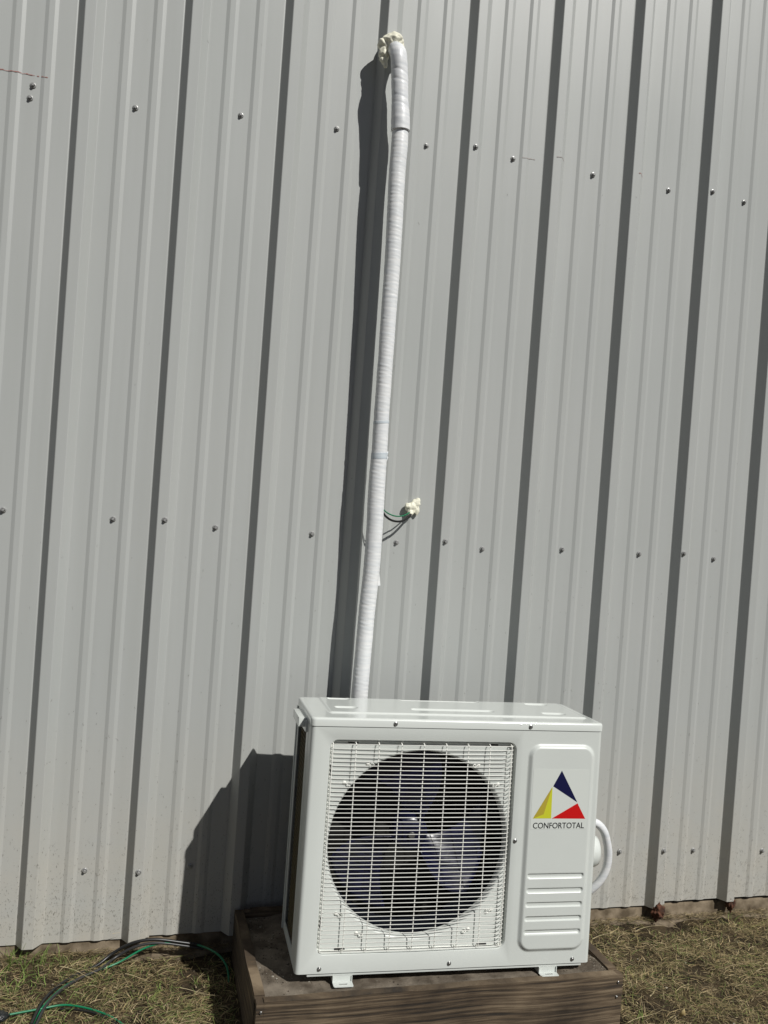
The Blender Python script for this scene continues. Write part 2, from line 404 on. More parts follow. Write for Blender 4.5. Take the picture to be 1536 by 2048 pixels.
for i, (x, z) in enumerate(sp):
    if first is None:
        first = screw_mesh(0.0090, 0.0048, 0.0060).build('screw', M['galv'], smooth=30); o = first
    else:
        o = first.copy(); COL.objects.link(o)
    o.location = (x, prof(x)-(0.0018 if x % P < 0.06 else 0.0006), z); o.rotation_euler = (0, random.Random(i).random()*6, 0)
    o.scale = (1, 1, 1)
    B(o)
# chalk snap line left on the paint
rng = random.Random(5)
def chalk(p, q, m, keep):
    v = []; f = []; n = int(abs(q.x-p.x)/0.006)
    for i in range(n):
        if rng.random() > keep: continue
        x0 = p.x+(q.x-p.x)*i/n; x1 = p.x+(q.x-p.x)*(i+1)/n; z = p.z+(q.z-p.z)*i/n+rng.uniform(-.0006, .0006); hgt = rng.uniform(.001, .0026)
        b = len(v)
        v += [(x0, prof(x0)-.0016, z), (x1, prof(x1)-.0016, z), (x1, prof(x1)-.0016, z+hgt), (x0, prof(x0)-.0016, z+hgt)]; f.append((b, b+1, b+2, b+3))
    B(mesh('chalk_line', v, f, m))
chalk(hit(-60, 128, 1, 0), hit(96, 157, 1, 0), M['chalk'], 0.85)
chalk(hit(1040, 316, 1, 0), hit(1070, 320, 1, 0), M['chalk2'], 0.8)
chalk(hit(1105, 321, 1, 0), hit(1128, 323, 1, 0), M['chalk2'], 0.9)
chalk(hit(1268, 353, 1, 0), hit(1284, 355, 1, 0), M['chalk'], 0.95)

# dried clippings stuck to the wall
rng = random.Random(11); v = []; f = []
for i in range(13000):
    x = rng.uniform(-1.6, 3.6)
    h = rng.expovariate(1/0.125)
    if rng.random() < 0.05: h = rng.uniform(0, 1.2)
    if rng.random() < 0.012: h = rng.uniform(0, 2.8)
    z = 0.075+h
    if z > 2.9 or ((x % P) < 0.022 and rng.random() < .75): continue
    L = rng.uniform(0.002, 0.0065)*(1.9 if rng.random() < 0.05 else 1); wd = rng.uniform(0.0003, 0.0008); a = math.pi/2+rng.gauss(0, 0.75)
    c = rng.uniform(-0.9, 0.9); b = len(v)
    pts = []
    for t in (0, .5, 1):
        pts.append((x, z)); aa = a+c*(t); x += math.cos(aa)*L/2; z += math.sin(aa)*L/2
    for (px, pz) in pts:
        y = prof(px)-0.0021
        v += [(px-wd/2, y, pz), (px+wd/2, y, pz)]
    f += [(b, b+1, b+3, b+2), (b+2, b+3, b+5, b+4)]
tag(mesh('grass_clippings', v, f, M['clip']), 'tiny dry grass clippings stuck to the lower grey metal wall', 'clippings', kind='stuff')

# ------------------------------------------------------------------ rusty lumps at the rib feet
def lump(name, c, R, mat, seed, sub=4, amp=0.35, scl=2.2, squash=(1, 1, 1), parent=None):
    bm = bmesh.new(); bmesh.ops.create_icosphere(bm, subdivisions=sub, radius=1)
    for q in bm.verts:
        n = q.co.normalized()
        d = 1+amp*noise.noise(n*scl+Vector((seed, 0, 0)))+amp*0.45*noise.noise(n*scl*2.7+Vector((0, seed, 0)))+amp*0.2*noise.noise(n*scl*7+Vector((0, 0, seed)))
        q.co = Vector((n.x*d*R*squash[0], n.y*d*R*squash[1], n.z*d*R*squash[2]))
    bm.verts.index_update()
    v = [q.co[:] for q in bm.verts]; f = [[q.index for q in g.verts] for g in bm.faces]; bm.free()
    return mesh(name, v, f, mat, parent, smooth=180, loc=c)
l1 = lump('rusty_lump', hit(1315, 1822, 1, -0.030), 0.026, M['rust'], 3.1, amp=0.55, squash=(0.95, 0.75, 1.15))
tag(l1, 'reddish brown rusty lump under the wall rib just right of the unit', 'rust lump', 'rusty lumps below the wall ribs')
l2 = lump('rusty_lump', hit(1461, 1806, 1, -0.020), 0.018, M['rust'], 7.7, amp=0.6, squash=(0.8, 0.7, 1.6))
tag(l2, 'smaller dark rusty lump under the rib nearest the right picture edge', 'rust lump', 'rusty lumps below the wall ribs')

# ------------------------------------------------------------------ condenser pad
PXA, PXB, PYF, PYB = 0.645, 1.690, -0.592, -0.045
PZF, PZB = Z0-1.299, Z0-1.317
pad = tag(empty('equipment_pad', (1.16, -0.32, 0)), 'low concrete pad framed with weathered boards under the outdoor unit', 'pad')
def under(o, par):
    o.parent = par; o.matrix_parent_inverse = Matrix.Translation(-Vector(par.location)); return o
def pz(y): return PZF+(PZB-PZF)*(y-PYF)/(PYB-PYF)
X = np.arange(PXA+0.026, PXB-0.0259, 0.006); Y = np.arange(PYF+0.026, PYB-0.022, 0.006)
v = []
for y in Y:
    for x in X:
        e = min(x-PXA-0.026, PXB-0.026-x, y-PYF-0.026)
        h = pz(y)-0.002+0.0026*noise.noise(Vector((x*14, y*14, 0)))+0.0022*noise.noise(Vector((x*55, y*55, 5)))
        # settled lower and crumbling along the left and the right board
        h -= 0.012*sstep((y+0.42)/0.25)*(1-sstep((x-0.72)/0.10)) + 0.010*(1-sstep((PXB-0.03-x)/0.05))*sstep((y+0.5)/0.1)
        v.append((x, y, h))
n = len(X)
under(mesh('concrete_top', v, [(j*n+i, j*n+i+1, (j+1)*n+i+1, (j+1)*n+i) for j in range(len(Y)-1) for i in range(n-1)], M['padtop'], smooth=180), pad)
def board(x0, x1, y0, y1, zt0, zt1, axis, seed):
    """a rough plank; top runs from zt0 to zt1 along axis"""
    bm = bmesh.new(); bmesh.ops.create_cube(bm, size=1)
    L = (x1-x0) if axis == 0 else (y1-y0)
    cuts = int(L/0.02)
    bmesh.ops.subdivide_edges(bm, edges=[e for e in bm.edges if abs((e.verts[0].co-e.verts[1].co)[axis]) > 0.5], cuts=cuts, use_grid_fill=True)
    bmesh.ops.bevel(bm, geom=[e for e in bm.edges if e.is_manifold and e.calc_face_angle(0) > 1.0], offset=0.003/0.16, segments=2, affect='EDGES')
    for q in bm.verts:
        t = q.co[axis]+0.5
        zt = zt0+(zt1-zt0)*t
        x = x0+(q.co.x+0.5)*(x1-x0); y = y0+(q.co.y+0.5)*(y1-y0)
        z = (zt-0.165)+(q.co.z+0.5)*0.165
        wv = 0.0018*noise.noise(Vector((x*9, y*9, seed)))
        if q.co.z > 0.3: z += wv+0.0008*noise.noise(Vector((x*60, y*60, seed)))
        if axis == 0: y += wv
        else: x += wv
        q.co = Vector((x, y, z))
    bm.verts.index_update()
    o = mesh('board', [q.co[:] for q in bm.verts], [[q.index for q in g.verts] for g in bm.faces], M['wood'], smooth=30); bm.free()
    return under(o, pad)
board(PXA, PXB+0.004, PYF, PYF+0.0265, PZF+0.003, PZF+0.001, 0, 1)['label'] = 'front weathered board'
board(PXA-0.002, PXA+0.026, PYF+0.0275, PYB, PZF+0.003, PZB+0.006, 1, 2)
board(PXB-0.026, PXB+0.002, PYF+0.0275, PYB, PZF+0.002, PZB+0.005, 1, 3)
board(PXA+0.027, PXB-0.027, PYB-0.024, PYB, PZB+0.008, PZB+0.005, 0, 4)
nm = MB()
nailp = [(PXA+0.012, PYF-0.001, PZF-0.022), (PXB-0.012, PYF-0.001, PZF-0.020), (PXB-0.014, PYF-0.001, PZF-0.062)]
for (x, y, z) in nailp:
    k = MB(); c = [[(r*math.cos(2*math.pi*i/10), yy, r*math.sin(2*math.pi*i/10)) for i in range(10)] for r, yy in ((.0038, .001), (.0038, -.0008), (.003, -.0016), (.0012, -.0012))]
    k.loops(c, cap=True); under(k.build('nail', M['steel'], smooth=30, loc=(x, y, z)), pad)

# ------------------------------------------------------------------ outdoor unit
W, D, H = 0.8495, 0.2895, 0.682
LIDH = 0.0225
A_, B_, C_ = -0.04512, -0.04058, 0.0053
def rotm(a, b, c): return Matrix.Rotation(a, 3, 'Z') @ Matrix.Rotation(b, 3, 'X') @ Matrix.Rotation(c, 3, 'Y')
ac = tag(empty('outdoor_unit'), 'white outdoor air conditioner unit with round fan behind a wire grille, on the pad', 'air conditioner')
ac.matrix_world = Matrix.Translation((0.75236, -0.51841, Z0-1.27072)) @ rotm(A_, B_, C_).to_4x4()
ZT = H-LIDH-0.0012
# front panel
mb = MB()
XS = 0.608
rect = rr(0.012, XS, 0.0, ZT, 0.0002); rc = (0.052, 0.590, 0.047, 0.625)
def L3(pts, y): return [(x, y, z) for x, z in pts]
def ins(r, d, rad): return rr(r[0]+d, r[1]-d, r[2]+d, r[3]-d, max(rad-d, 0.002))
CX, CZ, CR = 0.3235, 0.3365, 0.2585
inner = ins(rc, 0.006, 0.024)
def circ(r, ref):
    out = []
    for (x, z) in ref:
        a = math.atan2(z-CZ, x-CX); out.append((CX+r*math.cos(a), CZ+r*math.sin(a)))
    return out
DR = 0.015
mb.loops([L3(rect, 0), L3(ins(rc, 0, .024), 0), L3(ins(rc, .0012, .024), .0005), L3(ins(rc, .0030, .024), .0028), L3(ins(rc, .0042, .024), DR-.003), L3(ins(rc, .0052, .024), DR-.0006), L3(inner, DR)])
fl = [(CR+.004, DR), (CR+.0015, DR+.0006), (CR-.0015, DR+.003), (CR-.004, DR+.008), (CR-.0055, DR+.015), (CR-.006, DR+.024)]
mb.loops([L3(inner, DR)]+[L3(circ(r, inner), y) for r, y in fl])
# right part with the raised service cover and its five grooves
GR = [0.2513, 0.2104, 0.1709, 0.1315, 0.0935]
XE = W-0.012
gx = sorted(set([round(XS+0.0018*i, 5) for i in range(int((XE-XS)/0.0018)+1)]+[XE]))
gz = sorted(set([round(0.0017*i, 5) for i in range(int(ZT/0.0017)+1)]+[ZT]))
v = []
for z in gz:
    for x in gx:
        y = -0.008*sstep(-sd_rr(x, z, 0.7262, 0.3288, 0.1027, 0.2933, 0.038)/0.0135)
        for g in GR:
            if abs(z-g) < 0.012:
                y += 0.0042*sstep(-sd_rr(x, z, 0.7262, g, 0.0865, 0.0078, 0.0070)/0.0042)
        v.append((x, y, z))
n = len(gx)
mb.add(v, [(j*n+i, j*n+i+1, (j+1)*n+i+1, (j+1)*n+i) for j in range(len(gz)-1) for i in range(n-1)])
# rounded vertical corners and side flanges
def corner(xe, sgn, depth):
    pr = [(xe-sgn*0.012+sgn*0.012*math.sin(math.radians(a)), 0.012-0.012*math.cos(math.radians(a))) for a in range(0, 91, 9)]
    if sgn < 0:
        pr += [(xe, 0.048), (xe+0.0015, 0.050), (xe+0.0015, 0.054), (xe, 0.056), (xe, depth), (xe+0.012, depth)]
    else: pr += [(xe, depth)]
    n_ = len(pr); mb.add([(x, y, 0.0) for x, y in pr]+[(x, y, ZT) for x, y in pr], [(i, i+1, n_+i+1, n_+i) for i in range(n_-1)])
corner(0.0, -1, 0.088); corner(W, 1, 0.060)
mb.add([(0.012, 0, 0), (XE, 0, 0), (XE, 0.012, 0), (0.012, 0.012, 0)], [(0, 1, 2, 3)])
front = mb.build('front_panel', M['white'], ac, smooth=28)
# lid
mb = MB()
e = 0.0022; zb, zt = H-LIDH, H
def LL(i, r, z): return [(x, y, z) for x, y in rr(-e+i, W+e-i, -e+i, D+e-i, r)]
mb.loops([LL(0.002, .012, zb), LL(0, .014, zb), LL(0, .014, zt-.007), LL(.0006, .0135, zt-.0042), LL(.002, .013, zt-.002), LL(.0045, .012, zt-.0005), LL(.0075, .011, zt), LL(.014, .003, zt)])
x0, x1, y0, y1 = -e+.014, W+e-.014, -e+.014, D+e-.014
gx = np.arange(x0, x1, 0.0025).tolist()+[x1]; gy = np.arange(y0, y1, 0.002).tolist()+[y1]
SL = [(.115, .262, .036), (.115, .134, .034), (.432, .266, .128), (.432, .126, .128), (.742, .250, .038), (.742, .112, .038)]
v = []
for y in gy:
    for x in gx:
        z = zt+0.0035*sstep(-sd_rr(x, y, 0.443, 0.19, 0.388, 0.130, 0.012)/0.008)
        for (cx_, cy_, hx) in SL:
            if abs(y-cy_) < 0.02:
                z -= 0.0065*sstep(-sd_rr(x, y, cx_, cy_-0.003, hx, 0.0155, 0.0154)/0.0085)
        if y > D-0.02: z = zt+(z-zt)*sstep((y1-y)/0.006)
        v.append((x, y, z))
n = len(gx)
mb.add(v, [(j*n+i, j*n+i+1, (j+1)*n+i+1, (j+1)*n+i) for j in range(len(gy)-1) for i in range(n-1)])
mb.build('top_cover', M['lid'], ac, smooth=30)
# dark seam under the lid
mb = MB(); mb.box(0.006, W-0.006, 0.006, D-0.006, H-LIDH-0.004, H-LIDH+0.004); mb.build('seam', M['slot'], ac, smooth=30)
# right side, back, base
mb = MB()
mb.box(W-0.0012, W, 0.0605, D, 0.0, ZT-0.001, 0)
mb.box(0.60, W-0.0015, D-0.0015, D, 0.0, ZT-0.001, 0)
mb.build('side_panel', M['white'], ac, smooth=30)
tb = MB(); tb.box(W-0.001, W+0.006, 0.03, 0.055, 0.576, 0.606, 0.0015); tb.build('latch', M['white'], ac)
mb = MB()
mb.box(0.034, 0.826, 0.0035, D-0.004, -0.0085, -0.0005, 0.0008)
mb.build('base_pan', M['white'], ac, smooth=30)
mb = MB(); mb.box(0.0, 0.003, 0.0885, D-0.03, 0.0, 0.028, 0.0006); mb.box(0.0, 0.003, 0.0885, D-0.03, ZT-0.022, ZT-0.001, 0.0006)
mb.box(0.0, 0.0035, D-0.032, D, 0.0, ZT-0.001, 0.001); mb.box(0.0, 0.03, D-0.0035, D, 0.0, ZT-0.001, 0.001)
mb.box(-0.004, 0.0, D-0.012, D-0.001, 0.0, ZT-0.001, 0.0015)
mb.build('rear_post', M['white'], ac, smooth=30)
mb = MB(); mb.box(0.030, 0.055, 0.10, D-0.006, 0.002, ZT-0.004); mb.box(0.030, 0.60, D-0.03, D-0.006, 0.002, ZT-0.004)
mb.box(0.59, 0.60, 0.03, D-0.004, 0.002, ZT-0.004)
coil = mb.build('condenser_coil', M['coil'], ac, smooth=30)
mb = MB()
for i in range(15):
    y = 0.092+i*0.0115; mb.tube([(0.010, y, 0.02), (0.010, y, ZT-0.012)], 0.0007, 5)
for i in range(46):
    z = 0.03+i*0.0135; mb.tube([(0.009, 0.088, z), (0.009, D-0.028, z)], 0.0007, 5)
mb.build('guard_mesh', M['mesh'], coil, smooth=60)
# fan barrel and fan
mb = MB()
ref = inner
mb.loops([L3(circ(CR-.0062, ref), DR+.0235), L3(circ(CR-.007, ref), DR+.115)])
mb.build('fan_barrel', M['dark'], ac, smooth=60)
fan = MB()
FC = (CX-0.013, CZ+0.014)
for k in range(1):
    pass
prf = [(0.0, .050), (.010, .050), (.022, .0505), (.038, .053), (.048, .059), (.052, .070), (.052, .105)]
c = [[(FC[0]+r*math.cos(2*math.pi*i/40), y, FC[1]+r*math.sin(2*math.pi*i/40)) for i in range(40)] for r, y in prf[1:]]
fan.loops(c[::-1], cap=True)
fo = fan.build('fan', M['fan'], ac, smooth=40)
for b in range(3):
    v = []; nr, na = 16, 22
    for i in range(nr+1):
        t = i/nr; r = 0.052+(0.236-0.052)*t
        sweep = 0.30+0.55*t**1.4; span = 0.75+0.62*t-0.25*t**4
        for j in range(na+1):
            s = j/na
            a = b*2*math.pi/3+math.radians(-52)+sweep*0.8+(s-0.5)*span
            cur = 0.068*(s-0.5)+0.010*math.sin(math.pi*s)+0.008*t
            v.append((FC[0]+r*math.cos(a), 0.075+cur, FC[1]+r*math.sin(a)))
    n = na+1
    o = mesh('blade', v, [(i*n+j, i*n+j+1, (i+1)*n+j+1, (i+1)*n+j) for i in range(nr) for j in range(na)], M['fan'], fo, smooth=60)
    s_ = o.modifiers.new('thick', 'SOLIDIFY'); s_.thickness = 0.003
nb = MB(); c = [[(FC[0]+r*math.cos(2*math.pi*i/12), y, FC[1]+r*math.sin(2*math.pi*i/12)) for i in range(12)] for r, y in ((.0095, .051), (.0095, .043), (.007, .040))]
nb.loops(c, cap=True); nb.build('fan_nut', M['steel'], fo, smooth=30)
# grille: bent wires
mb = MB()
GX0, GX1, GZ0, GZ1 = 0.0605, 0.5755, 0.0575, 0.6125
yf, yb = -0.0030, DR-0.0005
def hwire(z):
    return [(GX0-.0005, yb, z), (GX0+.0005, yf+.006, z), (GX0+.003, yf+.0015, z), (GX0+.008, yf, z), (CX, yf-.003, z), (GX1-.012, yf, z), (GX1-.002, yf+.002, z), (GX1+.004, yf+.007, z), (GX1+.0055, yb, z)]
nh = 49
rgw = random.Random(3)
for i in range(nh):
    z = GZ0+(GZ1-GZ0)*i/(nh-1)+rgw.uniform(-.0004, .0004)
    mb.tube([(a, b, c_+rgw.uniform(-.0003, .0003)) for a, b, c_ in hwire(z)], 0.00102, 6)
for k in range(9):
    x = 0.0615+k*0.0640
    pts = [(x-.001, yb, GZ1+.001), (x-.0008, yf+.007, GZ1+.0035), (x, yf+.0035, GZ1+.001), (x, yf+.0022, GZ1-.008), (x, yf+.0016-.002*math.sin(math.pi*k/8), CZ), (x, yf+.0022, GZ0+.008), (x, yf+.0035, GZ0-.001), (x-.0008, yf+.007, GZ0-.0035), (x-.001, yb, GZ0-.001)]
    mb.tube(pts, 0.00140, 6)
bd = [(x, yb-.001, z) for x, z in rr(GX0-.002, GX1+.0065, GZ0-.004, GZ1+.004, .012)]
mb.tube(bd+[bd[0]], 0.0014, 6, cap=False)
gr = mb.build('fan_grille', M['wire'], ac, smooth=60)
tabs = [(0.1576, 0.5627), (0.096, 0.5106), (0.4765, 0.562), (0.5383, 0.5078), (0.0974, 0.1586), (0.1574, 0.1042), (0.4763, 0.105), (0.5408, 0.1585)]
for (x, z) in tabs:
    x += 0.006; z -= 0.006
    c = [[(r*math.cos(2*math.pi*i/12), y, r*math.sin(2*math.pi*i/12)) for i in range(12)] for r, y in ((.0052, .001), (.0052, -.001), (.0042, -.0028), (.0015, -.0034))]
    k = MB(); k.loops(c, cap=True)
    s = 1 if x < CX else -1
    lp = [(0, -.001, 0), (s*.006, -.004, -.002), (s*.011, -.006, -.006), (s*.017, -.005, -.004), (s*.014, -.004, .002), (s*.008, -.003, .001)]
    k.tube(spline(lp, 4), 0.0012, 6)
    k.build('grille_clip', M['wire'], ac, smooth=50, loc=(x, DR, z))
slots = [(0.1151+.004, 0.6201-.006, 1), (0.5193+.004, 0.6168-.004, 1), (0.0589+.003, 0.5418-.004, 0), (0.0564+.004, 0.1321-.004, 0), (0.58, 0.5421-.006, 0), (0.5787+.003, 0.1324-.006, 0), (0.1158+.004, 0.0522+.004, 1), (0.5197+.005, 0.0531+.003, 1)]
for (x, z, hz) in slots:
    k = MB(); a, b = (0.0145, 0.0028) if hz else (0.0030, 0.0145)
    k.add([(-a, 0, -b), (a, 0, -b), (a, 0, b), (-a, 0, b), (-a, .001, -b), (a, .001, -b), (a, .001, b), (-a, .001, b)], [(0, 1, 2, 3), (0, 4, 5, 1), (1, 5, 6, 2), (2, 6, 7, 3), (3, 7, 4, 0)])
    k.build('vent_slot', M['slot'], ac, smooth=30, loc=(x, DR-.0006, z))
# cabinet screws
c = [[(r*math.cos(2*math.pi*i/14), y, r*math.sin(2*math.pi*i/14)) for i in range(14)] for r, y in ((.0062, .001), (.0062, -.0006), (.0052, -.0012), (.0046, -.003), (.003, -.0042), (.0012, -.0040))]
k = MB(); k.loops(c, cap=True); f0 = None
for (x, z, yy) in ((0.2305, 0.6690, -e), (0.6253, 0.6685, -e), (0.6, 0.3476, 0), (0.0653, 0.0125, 0), (0.4287, 0.0135, 0), (0.7963, 0.0115, 0)):
    if f0 is None: o = f0 = k.build('screw', M['steel'], ac, smooth=40)
    else: o = f0.copy(); COL.objects.link(o); o.parent = ac
    o.location = (x, yy, z)
# feet
def foot(x0, x1, yfront):
    k = MB(); zf = -0.0265
    xm = (x0+x1)/2
    for yc, s in ((yfront, 1),):
        y0_, y1_ = yfront, 0.004
        out = rr(x0, x1, y0_, y1_, 0.004, n=5, m=3); hol = rr(xm-.012, xm+.012, y0_+.010, y0_+.016, .0029, n=5, m=3)
        t = 0.0022
        k.loops([[(x, y, zf) for x, y in hol], [(x, y, zf) for x, y in out], [(x, y, zf+t) for x, y in out], [(x, y, zf+t) for x, y in hol], [(x, y, zf) for x, y in hol]])
    k.box(x0, x0+.0022, 0.0, D, zf, -0.0086); k.box(x1-.0022, x1, 0.0, D, zf, -0.0086); k.box(x0+.0022, x1-.0022, 0.004, D+.03, zf, zf+.0022)
    k.box(x0+.0022, x1-.0022, 0.0035, 0.0055, zf+.0022, -0.0086)
    k.build('foot', M['white'], ac, smooth=30)
foot(0.104, 0.158, -0.024); foot(0.697, 0.751, -0.020)
# carrying handle on the left edge
k = MB(); k.box(-0.025, 0.001, 0.080, 0.205, H-0.044, H-0.018, 0.004)
k.box(-0.006, 0.001, 0.070, 0.22, H-0.056, H-0.0235, 0.002)
k.build('handle', M['lid'], ac, smooth=40)
# valve cover on the right side
k = MB(); n = 28
c = [[(W+x_, 0.092+r*math.cos(2*math.pi*i/n), 0.285+1.15*r*math.sin(2*math.pi*i/n)) for i in range(n)] for r, x_ in ((.042, 0), (.042, .034), (.038, .046), (.024, .052))]
k.loops(c, cap=True); k.build('valve_cover', M['lid'], ac, smooth=50)
# emblem and lettering on the service cover
YL = -0.0084
def flat(name, pts, mat, par, dy=0.0):
    n = len(pts); y = YL-dy
    v = [(x, y, z) for x, z in pts]+[(x, y+0.0003, z) for x, z in pts]
    return mesh(name, v, [tuple(range(n))]+[(i, (i+1) % n, n+(i+1) % n, n+i) for i in range(n)], mat, par)
sx, sz = -0.0042, 0.0036                   # front of the raised cover
def E(x, z): return (x+sx, z+sz)
stk = flat('sticker', [E(.6440, .3795), E(.8150, .3795), E(.8150, .5485), E(.6440, .5485)], M['sticker'], ac)
em = flat('blue_triangle', [E(.7298, .5446), E(.7060, .5002), E(.7830, .4550)], M['navy'], stk, .0003)
flat('red_triangle', [E(.7838, .4522), E(.8103, .4084), E(.7078, .4094)], M['red'], stk, .0003)
flat('yellow_triangle', [E(.7040, .4985), E(.7055, .4096), E(.6502, .4096)], M['yellow'], stk, .0003)
flat('ochre_triangle', [E(.7030, .4975), E(.6506, .4100), E(.6820, .4215)], M['ochre'], stk, .0006)
fc = bpy.data.curves.new('lettering', 'FONT'); fc.body = 'CONFORTOTAL'; fc.size = 1.0; fc.extrude = 0.004; fc.offset = 0.006; fc.resolution_u = 6
fob = bpy.data.objects.new('lettering_tmp', fc); COL.objects.link(fob)
bpy.context.view_layer.update()
me = bpy.data.meshes.new_from_object(fob.evaluated_get(bpy.context.evaluated_depsgraph_get()))
bpy.data.objects.remove(fob)
co = np.array([v_.co[:] for v_ in me.vertices]); mn, mx_ = co.min(0), co.max(0)
tx0, tx1, tz0, tz1 = .6519+sx, .8079+sx, .3815+sz, .3979+sz
for v_ in me.vertices:
    x = (v_.co.x-mn[0])/(mx_[0]-mn[0]); z = (v_.co.y-mn[1])/(mx_[1]-mn[1])
    v_.co = Vector((tx0+x*(tx1-tx0), YL-0.0003-0.0002*(v_.co.z > 0), tz0+z*(tz1-tz0)))
me.materials.clear(); me.materials.append(M['ink'])
lo = bpy.data.objects.new('lettering', me); COL.objects.link(lo); lo.parent = stk

# ------------------------------------------------------------------ insulated line set
pipe = tag(empty('insulated_pipe', (0.99, -0.09, 0.2)), 'white tape wrapped pipe climbing the wall from behind the unit up to the foam plug', 'pipe')
ctr = [(797,110),(799,150),(800,200),(801,240),(801,262),(799,290),(794,350),(789,450),(784,540),(778,620),(771,720),(764,820),(759,900),(753,980),(749,1060),(743,1140),(734,1220),(727,1300),(719,1390)]
wid = [.055, .054, .056, .060, .060, .053, .052, .051, .050, .049, .048, .048, .050, .053, .053, .052, .052, .052, .052]
pts = [hit(a, b, 1, -float(np.interp(b, (110, 450, 800, 1390), (.112, .111, .104, .099)))) for a, b in ctr]
wrg = random.Random(8)
def wrapjit(amp, pitch, skew):
    def j(q, i, a, t, c):
        d = (q-c)
        s = q.dot(Vector((0, 0, 1)))+d.x*skew
        ph = (s/pitch) % 1.0
        h = amp*(ph-0.5)*(1+noise.noise(Vector((s*5, 3, 3))))+amp*1.3*noise.noise(Vector((s*120, a*.5, 0)))+0.0006*noise.noise(Vector((a*1.3, s*14, 1)))
        return c+d*(1+h/d.length)
    return j
# upper sleeve
up = [hit(786, 98, 1, -0.030), hit(790, 99, 1, -0.075)]+pts[:5]
R_ = [0.018, 0.024, 0.0265, 0.0265, 0.0265, 0.030, 0.0295]
def dense(P_, R, step):
    Q = spline(P_, 8); n_ = len(Q); rs = [float(np.interp(i/8, range(len(R)), R)) for i in range(n_)]
    cum = [0]
    for i in range(1, n_): cum.append(cum[-1]+(Q[i]-Q[i-1]).length)
    m = int(cum[-1]/step); out = []; ro = []
    for k_ in range(m+1):
        s = cum[-1]*k_/m
        x = [float(np.interp(s, cum, [q[a] for q in Q])) for a in range(3)]
        out.append(Vector(x)); ro.append(float(np.interp(s, cum, rs)))
    return out, ro
Q, R = dense(up, R_, 0.003)
def sl_j(q, i, a, t, c):
    d = q-c; s = q.z+d.x*0.25
    h = 0
    for zc in (Z0+1.345, Z0+1.315, Z0+1.265, Z0+1.243, Z0+1.395): h += -0.0010*math.exp(-((s-zc)/0.0022)**2)
    h += 0.0007*noise.noise(Vector((s*70, a, 2)))+0.0012*noise.noise(Vector((s*12, math.cos(a)*1.5, math.sin(a)*1.5)))
    return c+d*(1+h/d.length)
mb = MB(); mb.tube(Q, R, 36, jit=sl_j)
under(mb.build('upper_sleeve', M['sleeve'], smooth=50), pipe)
low = [pts[4]+Vector((0.0, 0.004, 0.012))]+pts[5:]+[Vector((.985, -.100, Z0-.75)), Vector((.985, -.102, Z0-.95)), Vector((1.00, -.11, Z0-1.10)), Vector((1.10, -.12, Z0-1.18)), Vector((1.35, -.14, Z0-1.19)), Vector((1.60, -.17, Z0-1.17)), Vector((1.665, -.25, Z0-1.155))]
Rl = [x/2 for x in [.050]+wid[5:]]+[.026, .026, .025, .025, .022, .018, .015]
Q, R = dense(low, Rl, 0.0026)
mb = MB(); mb.tube(Q, R, 30, jit=wrapjit(0.0004, 0.0125, 0.22))
under(mb.build('wrapped_pipe', M['tape'], smooth=50), pipe)
# tape tails and the bluish tape bands
def band(px, py, y, r, h, skew, mat):
    c_ = hit(px, py, 1, y); k = MB(); n = 36; L = []
    for dz, rr_ in ((-h/2, r-.001), (-h/2, r+.0012), (0, r+.0016), (h/2, r+.0012), (h/2, r-.001)):
        L.append([(c_.x+rr_*math.cos(2*math.pi*i/n), c_.y+rr_*math.sin(2*math.pi*i/n), c_.z+dz+skew*math.cos(2*math.pi*i/n)*r+.0008*noise.noise(Vector((i*.7, dz*90, px)))) for i in range(n)])
    k.loops(L); return under(k.build('tape_band', mat, smooth=50), pipe)
M['tape2'] = tape('bluish_tape', (0.60, 0.65, 0.68), 0.5)
band(762.5, 845, -.1035, .0238, .009, .12, M['tape2']); band(758.5, 912, -.1030, .0248, .018, .10, M['tape2'])
def flap(pts_, y, par):
    v = [hit(a, b, 1, y) for a, b in pts_]; n = len(v)
    v2 = [q+Vector((0, .0012, 0)) for q in v]
    return under(mesh('tape_tail', v+v2, [tuple(range(n)), tuple(range(2*n-1, n-1, -1))]+[(i, (i+1) % n, n+(i+1) % n, n+i) for i in range(n)], M['tape'], smooth=None), pipe)
flap([(768, 902), (777, 903), (775, 912), (777, 915), (774, 921), (772, 928), (766, 926)], -.110, pipe)
flap([(754, 1135), (758, 1130), (759, 1150), (761, 1171), (756, 1172), (752, 1168)], -.106, pipe)
# thin refrigerant loop out of the right side
def al(x, y, z): return ac.matrix_world @ Vector((x, y, z))
lp = [hit(a, b, 1, y) for a, b, y in ((1165, 1640, -.36), (1192, 1646, -.36), (1207, 1661, -.36), (1214, 1685, -.355), (1216.5, 1710, -.35), (1213, 1735, -.345), (1203, 1757, -.34), (1186, 1776, -.33), (1160, 1795, -.31))]
Q, R = dense(lp, [.0124]*9, 0.003)
mb = MB(); mb.tube(Q, R, 20, jit=wrapjit(0.0001, 0.03, 0.3))
under(mb.build('side_loop', M['sleeve'], smooth=50), pipe)

